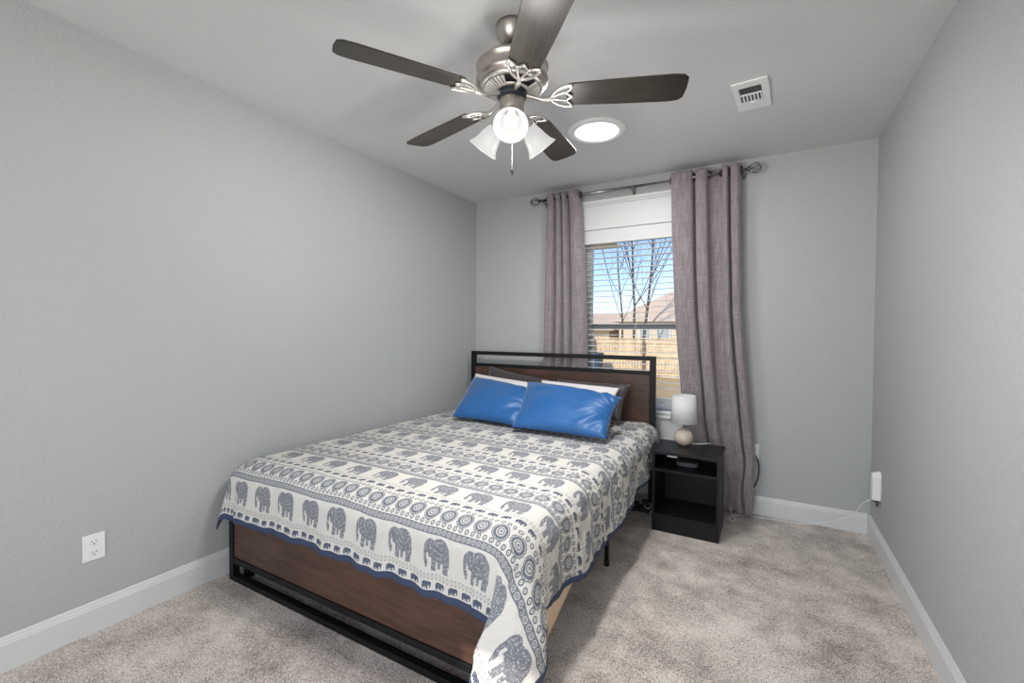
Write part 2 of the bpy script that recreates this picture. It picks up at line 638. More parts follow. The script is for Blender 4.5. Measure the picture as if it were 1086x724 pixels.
curtain('curtain',
        [(1.757, .035), (1.762, .0), (1.772, -.03), (1.81, -.04), (1.87, -.038), (1.905, -.02), (1.912, .02), (1.922, .035), (1.93, .0),
         (1.938, -.034), (1.965, -.042), (1.998, -.034), (2.008, -.005), (2.016, .028), (2.035, .036), (2.07, .036), (2.096, .030), (2.104, .0),
         (2.110, -.040), (2.124, -.046), (2.137, -.036), (2.142, .01), (2.148, .03), (2.155, .01), (2.160, -.034), (2.182, -.044), (2.206, -.036), (2.216, -.0), (2.221, .032)],
        [(.02, 2.02), (.3, 1.93), (.6, 1.86), (.85, 1.845), (1.12, 1.82), (1.4, 1.797), (1.95, 1.77), (2.4, 1.757)],
        [(.02, 2.30), (.18, 2.325), (.38, 2.333), (.69, 2.303), (1.07, 2.264), (1.39, 2.242), (1.9, 2.226), (2.3, 2.218), (2.4, 2.215)],
        2.39, .03, 'mauve linen curtain right of the window, reaching the carpet beside the nightstand', 3.3,
        [(1.762, .0, .15), (1.918, .005, 1.0), (2.012, .0, 1.2), (2.102, .0, 1.0), (2.145, .0, .9), (2.218, 0, .2)],
        [(.02, .75), (.6, 1.0), (2.3, 1.0), (2.4, 1.0)], bot_r)
curtain('curtain',
        [(.772, .03), (.776, .0), (.786, -.03), (.81, -.036), (.833, -.03), (.842, .0), (.850, .022), (.858, -.0), (.868, -.034), (.884, -.038), (.897, -.02),
         (.903, .015), (.910, .02), (.917, -.01), (.926, -.036), (.942, -.04), (.955, -.015), (.962, .03), (.972, .02), (.985, -.02), (1.02, -.036), (1.055, -.025), (1.07, .0), (1.075, .03)],
        [(.02, .74), (1.08, .748), (1.7, .760), (2.4, .775)],
        [(.02, 1.13), (1.08, 1.130), (1.6, 1.115), (2.1, 1.085), (2.28, 1.072), (2.4, 1.045)],
        2.39, .02, 'grey-mauve linen grommet curtain left of the window, hanging down behind the headboard', 8.1,
        [(.776, .0, .15), (1.068, 0, .2)],
        [(.02, 1.0), (2.4, 1.0)])

# ------------------------------------------------------------------ outdoors
M_fence = wood('cedar_pickets', (.34, .24, .14), (.80, .62, .40), 'Z', 5, 10, .8, .1)
M_grass = mat('dry_grass', (.42, .31, .16), .95, bump=(30, .6, .03), var=(9, .35))
GZ = -.87
tag(MB().box(-30, 20, D + 1.5, 70, GZ - .1, GZ).build('lawn', M_grass), 'dry straw-coloured lawn outside the window', 'lawn', kind='structure')
FY = 21.5
fn = empty('wooden_fence', (-5, FY, GZ), 'tan cedar picket fence across the yard outside the window', 'fence')
fb = (-5, FY, GZ)
pk = MB()
x = -14
while x < 4:
    h = 1.83 + random.uniform(-.012, .012)
    pk.box(x, x + .122, FY + random.uniform(0, .012), FY + .026, GZ + .03, GZ + h)
    x += .14
rel(pk, fb).build('picket_panel', M_fence, fn)
for zz in (GZ + .30, GZ + 1.0, GZ + 1.62):
    rel(MB().box(-14, 4, FY - .042, FY - .002, zz, zz + .10), fb).build('rail', M_fence, fn)
rel(MB().box(-14, 4, FY - .05, FY + .04, GZ + 1.845, GZ + 1.885), fb).build('cap_board', M_fence, fn)
M_post = wood('fence_post_wood', (.07, .045, .03), (.2, .14, .10), 'Z', 5, 10, .8, .1)
for i in range(8):
    x = -12.4 + i * 2.42
    rel(MB().box(x, x + .10, FY - .15, FY - .052, GZ, GZ + 1.80), fb).build('post', M_post, fn)

bn = empty('wheeled_bin', (-4.72, 20.6, GZ), 'dark blue wheeled bin standing at the foot of the fence', 'bin')
bp_ = MB()
bp_.add([(-.22, -.24, .08), (.22, -.24, .08), (.22, .2, .08), (-.22, .2, .08), (-.29, -.3, 1.06), (.29, -.3, 1.06), (.29, .3, 1.06), (-.29, .3, 1.06)],
        [(0, 3, 2, 1), (4, 5, 6, 7), (0, 1, 5, 4), (1, 2, 6, 5), (2, 3, 7, 6), (3, 0, 4, 7)])
Mbin = mat('blue_plastic', (.02, .055, .10), .5)
bp_.build('bin_body', Mbin, bn, bevel=.02)
MB().add([(-.31, -.33, 1.065), (.31, -.33, 1.065), (.31, .32, 1.065), (-.31, .32, 1.065), (-.28, -.28, 1.13), (.28, -.28, 1.13), (.28, .3, 1.17), (-.28, .3, 1.17)],
         [(0, 3, 2, 1), (4, 5, 6, 7), (0, 1, 5, 4), (1, 2, 6, 5), (2, 3, 7, 6), (3, 0, 4, 7)]).build('lid', Mbin, bn, bevel=.015)
for sx in (-.24, .24):
    MB().tube([(sx - .03, .24, .1), (sx + .03, .24, .1)], .1, 16).build('wheel', M_blackpl, bn)

M_roof = mat('roof_shingles', (.55, .43, .34), .9, var=(6, .2), bump=(10, .5, .05))
M_house = mat('cream_siding', (.62, .52, .38), .8, var=(3, .06))
hs = empty('neighbour_house', (-4, 38, GZ), 'cream house with a brown hipped roof beyond the fence', 'house')
hb = (-4, 38, GZ)
rel(MB().box(-7.5, 6, 34, 44, GZ, 2.15), hb).build('wall', M_house, hs)
e = [(-8.3, 33.4, 2.1), (6.8, 33.4, 2.1), (6.8, 44.6, 2.1), (-8.3, 44.6, 2.1), (-2.6, 39, 5.6), (1.2, 39, 5.6)]
rel(MB().add(e, [(0, 1, 5, 4), (1, 2, 5), (2, 3, 4, 5), (3, 0, 4), (0, 3, 2, 1)]), hb).build('roof', M_roof, hs)
for x in (-6.0, -4.6):
    f = rel(MB().box(x, x + .9, 33.93, 33.995, .5, 1.75), hb).build('window_frame', M_white, hs)
    rel(MB().box(x + .08, x + .82, 33.915, 33.928, .58, 1.67), hb).build('pane', mat('far_pane', (.35, .38, .40), .2), f)
hs2 = empty('neighbour_house', (-12, 39, GZ), 'lower brown-roofed house left of the hipped one beyond the fence', 'house')
hb = (-12, 39, GZ)
rel(MB().box(-16, -8.9, 36, 43, GZ, 1.5), hb).build('wall', M_house, hs2)
e = [(-16.6, 35.4, 1.45), (-8.4, 35.4, 1.45), (-8.4, 43.6, 1.45), (-16.6, 43.6, 1.45), (-16.6, 39.5, 3.0), (-8.4, 39.5, 3.0)]
rel(MB().add(e, [(0, 1, 5, 4), (1, 2, 5), (2, 3, 4, 5), (3, 0, 4), (0, 3, 2, 1)]), hb).build('roof', M_roof, hs2)

# eave of the house itself, seen at the top left of the panes
ev = empty('roof_eave', (.2, 5.3, 2.25), "pale eave corner of the house's own roof seen at the top left pane", 'eave')
rel(MB().box(-.9, .76, 5.0, 5.7, 2.335, 2.35), (.2, 5.3, 2.25)).build('soffit', M_white, ev)
rel(MB().box(-.9, .76, 4.96, 5.0, 2.29, 2.42), (.2, 5.3, 2.25)).build('fascia', M_white, ev)
rel(MB().tube([(-.9, 4.93, 2.30), (.76, 4.93, 2.30)], .035, 12), (.2, 5.3, 2.25)).build('gutter', M_plastic, ev)
ro = MB().add([(-.9, 4.94, 2.425), (.8, 4.94, 2.425), (.8, 5.74, 2.425), (-.9, 5.74, 2.425), (-.9, 5.34, 2.6), (.4, 5.34, 2.6)],
              [(0, 1, 5, 4), (1, 2, 5), (2, 3, 4, 5), (3, 0, 4), (0, 3, 2, 1)])
rel(ro, (.2, 5.3, 2.25)).build('shingles', M_roof, ev)

M_bark = mat('grey_bark', (.085, .065, .055), .9, var=(5, .3), bump=(20, .5, .02))


def tree(x, y, h, seed, label, lean=0, r0=.085, nlimb=5):
    rnd = random.Random(seed)
    t = MB()

    def branch(p, d, L, r, lev):
        pts, rs = [p], [r]
        n = 5
        dd = d.copy()
        for i in range(n):
            dd = (dd + Vector((rnd.uniform(-.12, .12), rnd.uniform(-.12, .12), rnd.uniform(-.03, .10)))).normalized()
            pts.append(pts[-1] + dd * L / n)
            rs.append(r * (1 - .62 * (i + 1) / n))
        t.tube(pts, rs, 7 if lev < 2 else 4, caps=False)
        if lev >= 3:
            return
        for i in range(1, n + 1):
            for _ in range(2 if lev in (0, 2) else 1):
                if i == 1 and lev == 0:
                    continue
                a = rnd.uniform(0, 2 * PI)
                side = Vector((math.cos(a), math.sin(a), rnd.uniform(.25, .9)))
                nd = (dd * .75 + side * .7).normalized()
                branch(pts[i], nd, L * rnd.uniform(.42, .66), rs[i] * .42, lev + 1)
    branch(Vector((0, 0, 0)), Vector((lean, 0, 1)).normalized(), h, r0, 0)
    o = t.build('bare_tree', M_bark, loc=(x, y, GZ))
    return tag(o, label, 'tree', 'leafless trees beyond the window')


tree(-4.15, 23.2, 6.8, 3, 'leafless tree behind the fence, left of the three seen in the window', .03, .07)
tree(-5.6, 31.0, 9.8, 11, 'leafless tree behind the fence, middle of the three seen in the window', .02, .115)
tree(-4.35, 27.0, 9.0, 23, 'leafless tree behind the fence, right of the three seen in the window', .10, .11)

# ------------------------------------------------------------------ bed
BX0, BX1, BFY, BHY = .073, 1.69, 1.22, 3.33
bed = empty('bed_frame', (.88, 2.28, 0), 'queen bed frame of black steel tube with dark walnut head and foot panels', 'bed frame')
bo = (.88, 2.28, 0)
# headboard
hbm = MB()
hbm.box(BX0, BX0 + .042, BHY - .015, BHY + .015, 0, 1.07).box(BX1 - .042, BX1, BHY - .015, BHY + .015, 0, 1.07)
for z0, z1 in ((1.038, 1.07), (.936, .962), (.478, .503), (.385, .41)):
    hbm.box(BX0 + .042, BX1 - .042, BHY - .014, BHY + .014, z0, z1)
hd = rel(hbm, bo).build('headboard', M_black, bed, bevel=.002)
rel(MB().box(BX0 + .043, BX1 - .043, BHY - .010, BHY + .010, .504, .935), bo).build('wood_panel', M_bedwood, hd, bevel=.001)
fm = MB()
fm.box(BX0, BX0 + .034, BFY, BFY + .034, 0, .43).box(BX1 - .034, BX1, BFY, BFY + .034, 0, .43)
for z0, z1 in ((0.0, .026), (.088, .116), (.40, .43)):
    fm.box(BX0 + .034, BX1 - .034, BFY, BFY + .034, z0, z1)
fm.box(BX0 + .036, BX0 + .075, BFY + .05, BFY + .085, 0.0, .3)
fd = rel(fm, bo).build('footboard', M_black, bed, bevel=.002)
rel(MB().box(BX0 + .035, BX1 - .035, BFY + .006, BFY + .026, .117, .399), bo).build('wood_panel', M_bedwood, fd, bevel=.001)
for x0, x1 in ((BX0 + .004, BX0 + .03), (BX1 - .045, BX1 - .015), (.865, .895)):
    rel(MB().box(x0, x1, BFY + .034, BHY - .015, .235, .285), bo).build('side_rail', M_black, bed, bevel=.002)
for x in (BX1 - .028, .88, BX0 + .018):
    for y in ((2.30,) if x > 1.2 else (1.75, 2.30, 2.85)):
        l = MB()
        l.tube([(x, y, .236), (x, y, .006)], .0115, 12)
        l.tube([(x, y, .03), (x, y, .001)], .014, 12)
        rel(l, bo).build('leg', M_black, bed)
for i in range(9):
    y = 1.36 + i * .225
    rel(MB().box(BX0 + .032, BX1 - .047, y, y + .025, .287, .297), bo).build('slat', M_black, bed)

mt = empty('mattress', (.88, 2.28, .3), 'thick mattress lying under the elephant-print quilt, beige side cloth drooping at its right', 'mattress')
mb_ = rel(MB().box(.098, 1.655, 1.275, 3.30, .300, .555), (.88, 2.28, .3)).build('mattress_body', M_whitecloth, mt, bevel=.05)
# beige cloth drooping at the right side near the foot
vs, fs = [], []
ny, nz = 26, 12
low = [(1.262, .115), (1.45, .098), (1.53, .115), (1.62, .175), (1.71, .208), (1.82, .235), (2.0, .27)]
for i in range(ny + 1):
    y = 1.262 + (2.0 - 1.262) * i / ny
    zl = lerp_tab(low, y)
    for j in range(nz + 1):
        z = .5 + (zl - .5) * j / nz
        vs.append((1.698 + .006 * math.sin(y * 16) * j / nz, y, z))
for i in range(ny):
    for j in range(nz):
        a = i * (nz + 1) + j
        fs.append((a, a + 1, a + nz + 2, a + nz + 1))
rel(MB().add(vs, fs, True), (.88, 2.28, .3)).build('side_cloth', M_sheet, mt, solid=.003)

# ------------------------------------------------------------------ quilt material: rows of printed elephants, rings and medallions
class N:
    nt = None

    def __init__(self, s):
        self.s = s

    @staticmethod
    def op(o, *a, clamp=False):
        n = N.nt.nodes.new('ShaderNodeMath')
        n.operation = o
        n.use_clamp = clamp
        for i, v in enumerate(a):
            if isinstance(v, N):
                N.nt.links.new(v.s, n.inputs[i])
            else:
                n.inputs[i].default_value = float(v)
        return N(n.outputs[0])

    def __add__(s, o): return N.op('ADD', s, o)
    __radd__ = __add__
    def __sub__(s, o): return N.op('SUBTRACT', s, o)
    def __rsub__(s, o): return N.op('SUBTRACT', o, s)
    def __mul__(s, o): return N.op('MULTIPLY', s, o)
    __rmul__ = __mul__
    def __truediv__(s, o): return N.op('DIVIDE', s, o)


def fr(a, period, phase=0.0):
    """centred repeat coordinate in [-period/2, period/2]"""
    return (N.op('FRACT', (a + phase) / period) - .5) * period


def mn(*a):
    r = a[0]
    for b in a[1:]:
        r = N.op('MINIMUM', r, b)
    return r


def mxx(*a):
    r = a[0]
    for b in a[1:]:
        r = N.op('MAXIMUM', r, b)
    return r


def ell(u, v, cx, cy, rx, ry):
    a = (u - cx) / rx
    b = (v - cy) / ry
    return a * a + b * b          # <1 inside


def lt(a, b, soft=None):
    return N.op('LESS_THAN', a, b)


def band(a, c, hw):
    return lt(N.op('ABSOLUTE', a - c), hw)


def elephant(u, v):
    """unit elephant facing -u, feet down; spans about +-0.5. returns inside mask"""
    body = ell(u, v, .10, .13, .38, .35)
    head = ell(u, v, -.26, .20, .21, .25)
    trunk = ell(u + (v * .12), v, -.40, -.08, .07, .30)
    def leg(cx, hw, lo):
        return mxx(N.op('ABSOLUTE', u - cx) / hw, N.op('ABSOLUTE', v + .20) / lo)
    l1 = leg(-.09, .085, .27)
    l2 = leg(.11, .055, .20)
    l3 = leg(.35, .095, .28)
    tail = ell(u, v, .46, -.08, .03, .20)
    return lt(mn(body, head, trunk, l1, l2, l3, tail), 1.0)


def quilt_mat():
    m = bpy.data.materials.new('elephant_print_quilt')
    m.use_nodes = True
    nt = m.node_tree
    N.nt = nt
    b = nt.nodes['Principled BSDF']
    b.inputs['Roughness'].default_value = .9
    b.inputs['Specular IOR Level'].default_value = .2
    uv = nt.nodes.new('ShaderNodeUVMap')
    uv.uv_map = 'pattern'
    sp = nt.nodes.new('ShaderNodeSeparateXYZ')
    nt.links.new(uv.outputs[0], sp.inputs[0])
    U, V = N(sp.outputs[0]), N(sp.outputs[1])
    uv2 = nt.nodes.new('ShaderNodeUVMap')
    uv2.uv_map = 'hem'
    sp2 = nt.nodes.new('ShaderNodeSeparateXYZ')
    nt.links.new(uv2.outputs[0], sp2.inputs[0])
    HD = N(sp2.outputs[0])

    P = .318
    w = N.op('FRACT', V / P) * P
    # big elephants
    ue = fr(U, .168, .02) / .115
    ve = (w - .142) / .112
    el = elephant(ue, ve)
    # lacy inner drawing of the elephant
    vor = nt.nodes.new('ShaderNodeTexVoronoi')
    vor.feature = 'DISTANCE_TO_EDGE'
    vor.inputs['Scale'].default_value = 135
    nt.links.new(uv.outputs[0], vor.inputs['Vector'])
    lac = mxx(lt(N(vor.outputs['Distance']), .17), N.op('GREATER_THAN', N.op('SINE', N.op('SQRT', ell(ue, ve, .12, .30, 1, 1)) * 46), .45))
    tusk = lt(ell(ue, ve, -.33, -.02, .035, .10), 1)
    # small elephants face +u
    us = fr(U, .056, .0) / -.040
    vsml = (w - .043) / .027
    se = elephant(us, vsml)
    # teardrops
    ud = fr(U, .0165)
    ed = ell(ud, w, 0, .0715, .0052, .0105)
    tear = lt(N.op('ABSOLUTE', ed - .72), .34)
    # chain band
    ch_b = band(w, .2165, .0125)
    uc = fr(U, .0205)
    ec = N.op('SQRT', ell(uc, w, 0, .2165, .0085, .0085))
    ring_light = lt(N.op('ABSOLUTE', ec - .80), .17)
    ring_l2 = lt(ec, .28)
    hat = N.op('GREATER_THAN', N.op('SINE', (U + w) * 1500), -.1)
    chain = ch_b * mxx(1 - mxx(ring_light, ring_l2), 0) * 1.0
    # small ring rows
    ur = fr(U, .0245)

    def ring(c):
        e = N.op('SQRT', ell(ur, w, 0, c, .0082, .0092))
        return mxx(lt(N.op('ABSOLUTE', e - .78), .24), lt(e, .22))
    r1, r2_ = ring(.242), ring(.0068)
    r3 = ring(.0068 + P)
    # medallions
    um = fr(U, .0725, .01)
    dv = w - .281
    rad = N.op('SQRT', um * um + dv * dv) / .0335
    ang = N.op('ARCTAN2', dv, um)
    scal = N.op('COSINE', ang * 15) * .035
    med = mxx(lt(N.op('ABSOLUTE', rad - .93 + scal), .045), lt(N.op('ABSOLUTE', rad - .66), .125), lt(N.op('ABSOLUTE', rad - .36), .055), lt(rad, .13))
    petal = lt(N.op('ABSOLUTE', rad - .82), .03) * N.op('GREATER_THAN', N.op('COSINE', ang * 30), .0)
    med = mxx(med, petal * .8)
    fill = lt(rad, .97) * .22
    ddark = mxx(se * .95, tear * .55, chain * .8, r1 * .85, r2_ * .85, r3 * .85, med * .88, fill,
                el * (.32 + lac * .46) * (1 - tusk), ch_b * .30)
    hem = mxx(lt(V, .026), lt(HD, .022))
    ddark = ddark * (1 - hem)
    tc = nt.nodes.new('ShaderNodeTexCoord')
    nz = nt.nodes.new('ShaderNodeTexNoise')
    nz.inputs['Scale'].default_value = 160
    nz.inputs['Detail'].default_value = 2
    nt.links.new(tc.outputs['Object'], nz.inputs['Vector'])
    fade = N.op('MULTIPLY_ADD', N(nz.outputs['Fac']), .5, .72)
    ddark = N.op('MULTIPLY', ddark, fade, clamp=True)

    def rgbmix(f, c1, c2):
        n = nt.nodes.new('ShaderNodeMix')
        n.data_type = 'RGBA'
        if isinstance(f, N):
            nt.links.new(f.s, n.inputs[0])
        for i, c in ((6, c1), (7, c2)):
            if isinstance(c, tuple):
                n.inputs[i].default_value = (*c, 1)
            else:
                nt.links.new(c, n.inputs[i])
        return n.outputs[2]
    c = rgbmix(ddark, (.62, .60, .56), (.052, .072, .122))
    c = rgbmix(hem, c, (.05, .066, .115))
    nt.links.new(c, b.inputs['Base Color'])
    # quilting puckers
    n1 = nt.nodes.new('ShaderNodeTexNoise')
    n1.inputs['Scale'].default_value = 38
    n1.inputs['Detail'].default_value = 3
    nt.links.new(tc.outputs['Object'], n1.inputs['Vector'])
    st = mxx(lt(N.op('ABSOLUTE', fr(V, .106, .03)), .0022), lt(N.op('ABSOLUTE', fr(U, .168, .1)), .0022))
    hh = N(n1.outputs['Fac']) - st * .22
    bp = nt.nodes.new('ShaderNodeBump')
    bp.inputs['Strength'].default_value = .6
    bp.inputs['Distance'].default_value = .006
    nt.links.new(hh.s, bp.inputs['Height'])
    nt.links.new(bp.outputs['Normal'], b.inputs['Normal'])
    return m


# ------------------------------------------------------------------ quilt geometry
QX0, QX1, QY = .19, 1.565, 1.36          # flat core; edges roll over beyond it
QTOP = .582
QEND = 3.30
RR = .11
HEM_R = [(1.0, .45), (1.27, .45), (1.40, .41), (1.75, .452), (2.15, .452), (2.55, .415), (2.86, .385), (3.3, .36)]


def prof(d):
    """horizontal travel and drop for cloth distance d beyond the core"""
    if d < .05:
        return d, 0.0
    s = d - .05
    L = RR * PI / 2
    if s < L:
        a = s / RR
        return .05 + RR * math.sin(a), RR * (1 - math.cos(a))
    e = s - L
    return .05 + RR + e * .075, RR + e * .996


def qpos(a, b, y, side):
    """a: cloth beyond the side edge (side=+1 right, -1 left), b: beyond the foot, y: world y of the core line"""
    return None


FOLD = catmull([(0, .183, 0), (.10, .215, -.07), (.22, .258, -.185), (.36, .195, -.268), (.50, .105, -.305), (.58, .085, -.290), (.66, .115, -.225),
                (.76, .135, -.195), (.88, .07, -.186), (1.0, 0, -.184)], 8)
FT = [q[0] for q in FOLD]
FXs = [q[1] for q in FOLD]
FYs = [q[2] for q in FOLD]


def fold_plan(t):
    """plan outline (relative to the core corner) of the deep fold hanging at the foot right corner"""
    return float(np.interp(t, FT, FXs)), float(np.interp(t, FT, FYs))


def quilt_point(x, y):
    """x,y: flat cloth coordinates laid on the core plane"""
    a = 0.0
    side = 0
    if x > QX1:
        a, side = x - QX1, 1
    elif x < QX0:
        a, side = QX0 - x, -1
    b = max(0.0, QY - y)
    cx = QX1 if side > 0 else (QX0 if side < 0 else x)
    cy = QY if b > 0 else y
    if a == 0 and b == 0:
        z = QTOP
        px, py = x, y
        hx = hy = 0
        drop = 0
    elif a > 0 and b > 0:
        r = math.hypot(a, b)
        t = math.atan2(b, a) / (PI / 2)
        h, dz = prof(r)
        ph = t * PI / 2
        if side > 0:
            wgt = max(0.0, min(1.12, (r - .13) / .36))
            wgt = wgt * wgt * (3 - 2 * wgt) if wgt < 1 else wgt
            lx, ly = fold_plan(t)
            bx = h * math.cos(ph) * (1 - wgt) + lx * wgt
            by = -h * math.sin(ph) * (1 - wgt) + ly * wgt
            px, py = cx + bx, cy + by
            z = QTOP - dz * (1 + .03 * math.sin(PI * t))
        else:
            amp = max(0.0, r - .13) * .22
            g = math.sin(PI * t) ** 2
            px, py = cx - min(h, .155) * math.cos(ph), cy - h * math.sin(ph) - amp * g * .8
            z = QTOP - dz * (1 - .24 * g)
    elif a > 0:
        h, dz = prof(a)
        px, py, z = cx + side * h, y, QTOP - dz
    else:
        h, dz = prof(b)
        px, py, z = x, cy - h, QTOP - dz
    drop = QTOP - z
    k = min(1.0, max(0.0, drop - .03) / .2)
    # soft vertical waves on the hanging faces, light rumple everywhere
    if b > 0 and (a == 0 or b >= a):
        kk = k * min(1, abs(x - QX1) / .12 if x > QX1 - .12 and a == 0 else 1) if a == 0 else 0
        wv = math.sin(x * 7.2 + .6) * .009 + math.sin(x * 23 + 1.0) * .004 + math.sin(x * 61) * .0025
        py -= wv * kk + .004 * kk
        z += kk * (.006 * math.sin(x * 5 + 2.6) + .004 * math.sin(x * 27) + .003 * math.sin(x * 59))
    elif a > 0 and side > 0 and b == 0:
        kk = k * min(1, (y - QY) / .15)
        px += kk * (.009 * math.sin(y * 11 + 1) + .006 * math.sin(y * 23))
        z += kk * .006 * math.sin(y * 17)
    rm = mnoise.noise(Vector((x * 6, y * 6, 1.0))) * .0045 + mnoise.noise(Vector((x * 17, y * 17, 4.0))) * .0022
    z += rm
    if side > 0 and a > .03:
        px += (mnoise.noise(Vector((x * 19, y * 19, 7.0))) * .009 + mnoise.noise(Vector((x * 40, y * 40, 2.0))) * .004) * min(1, a / .1)
    # gentle crown where pillows press
    z += .006 * math.sin((x - .2) * 3)*(1 if a == 0 else max(0, 1 - a * 8))
    if side < 0:
        px = max(px, .022)
    return px, py, z


NU_core, NU_side = 96, 48
ys = list(np.linspace(QY - .368, QY, 48)) + list(np.linspace(QY, QEND, 150))[1:]
def foot_extra(s): return 0
verts, uvs, hems = [], [], []
cols = 0
for y in ys:
    dR = lerp_tab(HEM_R, y)
    dL = .37
    xs = [QX0 - dL * (1 - i / NU_side) for i in range(NU_side)] + list(np.linspace(QX0, QX1, NU_core)) + [QX1 + dR * (i + 1) / NU_side for i in range(NU_side)]
    cols = len(xs)
    for x in xs:
        verts.append(quilt_point(x, y))
        uvs.append((x, y - (QY - .368)))
        hems.append((min(QX1 + dR - x, x - (QX0 - dL)), 0))
faces = []
for j in range(len(ys) - 1):
    for i in range(cols - 1):
        a = j * cols + i
        faces.append((a, a + 1, a + cols + 1, a + cols))
me = bpy.data.meshes.new('quilt')
me.from_pydata(verts, [], faces)
me.update()
me.polygons.foreach_set('use_smooth', [True] * len(faces))
for nm, src in (('pattern', uvs), ('hem', hems)):
    lay = me.uv_layers.new(name=nm)
    idx = np.zeros(len(me.loops), dtype=np.int32)
    me.loops.foreach_get('vertex_index', idx)
    arr = np.array(src, dtype=np.float32)[idx]
    lay.data.foreach_set('uv', arr.ravel())
me.materials.append(quilt_mat())
quilt = bpy.data.objects.new('quilt', me)
C.objects.link(quilt)
tag(quilt, 'cream quilt printed with slate-blue elephants and medallions, blue hem, draped over the bed', 'quilt')
s = quilt.modifiers.new('s', 'SOLIDIFY')
s.thickness = .006
s.offset = 1


# ------------------------------------------------------------------ pillows
def pillow(name, c00, c10, c11, c01, T0, material, label, cat='pillow', group=None, seed=0, wr=.0, nrm_sign=1, n=44, flat=0, wr_side=1):
    """c00 bottom left, c10 bottom right, c11 top right, c01 top left (centre plane corners)"""
    c00, c10, c11, c01 = map(Vector, (c00, c10, c11, c01))
    nn = (c10 - c00).cross(c01 - c00).normalized()
    if nn.z < 0:
        nn = -nn
    top, botm = [], []
    for j in range(n + 1):
        v = 2 * j / n - 1
        for i in range(n + 1):
            u = 2 * i / n - 1
            # rounded-rectangle outline: edges pull in slightly between the pointed corners
            pu = u * (1 - .055 * (1 - v * v) ** 1.0 * abs(u) ** 3)
            pv = v * (1 - .075 * (1 - u * u) ** 1.0 * abs(v) ** 3)
            s, t = (pu + 1) / 2, (pv + 1) / 2
            p = c00 * (1 - s) * (1 - t) + c10 * s * (1 - t) + c11 * s * t + c01 * (1 - s) * t
            f = (max(0, 1 - abs(u) ** 2.6) * max(0, 1 - abs(v) ** 2.6)) ** .55
            wz = 0
            if wr:
                su = u * wr_side
                k = max(0, su - .25) / .75
                fan_ = math.atan2(v - .1, 1.25 - su)
                wz = wr * k * (math.sin(fan_ * 17 + seed) + .5 * math.sin(fan_ * 31 + 2)) * f ** .5 * (1 - .5 * k)
                wz += wr * .5 * mnoise.noise(Vector((u * 1.8, v * 2.4, seed))) * f
            hgt = T0 * f + wz
            top.append(p + nn * hgt)
            botm.append(p - nn * (T0 * .55 * f))
    m_ = n + 1
    vs = top + botm
    o = len(top)
    fs = []
    for j in range(n):
        for i in range(n):
            a = j * m_ + i
            fs.append((a, a + 1, a + m_ + 1, a + m_))
            fs.append((o + a, o + a + m_, o + a + m_ + 1, o + a + 1))
    mb = MB().add(vs, fs, True)
    me_o = mb.build(name, material)
    # move origin to the pillow's lowest centre
    ctr = (c00 + c10 + c11 + c01) / 4
    me_o.data.transform(Matrix.Translation(-ctr))
    me_o.location = ctr
    return tag(me_o, label, cat, group)


pillow('pillow', (.33, 3.10, .66), (.93, 3.10, .66), (.86, 3.255, .86), (.30, 3.265, .945), .042, M_brown,
       'taupe satin pillow at the left of the headboard, its point showing above the white one', group='taupe pillows against the headboard', seed=1)
pillow('pillow', (.96, 3.08, .66), (1.50, 3.10, .62), (1.53, 3.24, .865), (.95, 3.25, .87), .05, M_brown,
       'taupe satin pillow at the right of the headboard, its edge showing beside the white one', group='taupe pillows against the headboard', seed=2, wr=.006)
pillow('pillow', (.24, 2.93, .63), (.86, 2.90, .62), (.83, 3.17, .835), (.21, 3.18, .885), .055, M_whitecloth,
       'ivory pillow behind the left blue satin pillow', group='ivory pillows', seed=3)
pillow('pillow', (.89, 2.90, .63), (1.48, 2.92, .61), (1.475, 3.16, .845), (.84, 3.18, .865), .055, M_whitecloth,
       'ivory pillow behind the right blue satin pillow', group='ivory pillows', seed=4)
pillow('pillow', (.40, 2.60, .622), (1.02, 2.56, .622), (.92, 2.99, .80), (.26, 3.09, .868), .085, M_blue,
       'blue satin pillow on the left side of the bed, partly behind its twin', group='blue satin pillows', seed=5, wr=.024)
pillow('pillow', (.96, 2.50, .625), (1.585, 2.52, .62), (1.575, 2.87, .822), (.80, 3.02, .862), .09, M_blue,
       'blue satin pillow on the right side of the bed, wrinkled at its right end', group='blue satin pillows', seed=9, wr=.028)

# ------------------------------------------------------------------ nightstand and what is on it
NX0, NX1, NY0, NY1, NH = 1.771, 2.157, 2.87, 3.20, .505
ns = empty('nightstand', ((NX0 + NX1) / 2, (NY0 + NY1) / 2, 0), 'black open nightstand with one shelf, right of the bed', 'nightstand')
nb = ((NX0 + NX1) / 2, (NY0 + NY1) / 2, 0)
for x0, x1 in ((NX0, NX0 + .016), (NX1 - .016, NX1)):
    rel(MB().box(x0, x1, NY0, NY1, 0, NH - .0185), nb).build('side_panel', M_nstand, ns, bevel=.0012)
rel(MB().box(NX0 - .006, NX1 + .006, NY0 - .012, NY1 + .005, NH - .018, NH), nb).build('top', M_nstand, ns, bevel=.0015)
rel(MB().box(NX0 + .0165, NX1 - .0165, NY0 + .004, NY1 - .005, .375, .391), nb).build('shelf', M_nstand, ns, bevel=.001)
rel(MB().box(NX0 + .0165, NX1 - .0165, NY0 + .004, NY1 - .005, .09, .106), nb).build('bottom_shelf', M_nstand, ns, bevel=.001)
rel(MB().box(NX0 + .0165, NX1 - .0165, NY0 + .002, NY0 + .018, 0.0, .089), nb).build('kick_board', M_nstand, ns, bevel=.001)
rel(MB().box(NX0 + .0165, NX1 - .0165, NY1 - .0045, NY1, 0.01, NH - .019), nb).build('back_panel', M_nstand, ns)
dv_ = MB()
pl = []
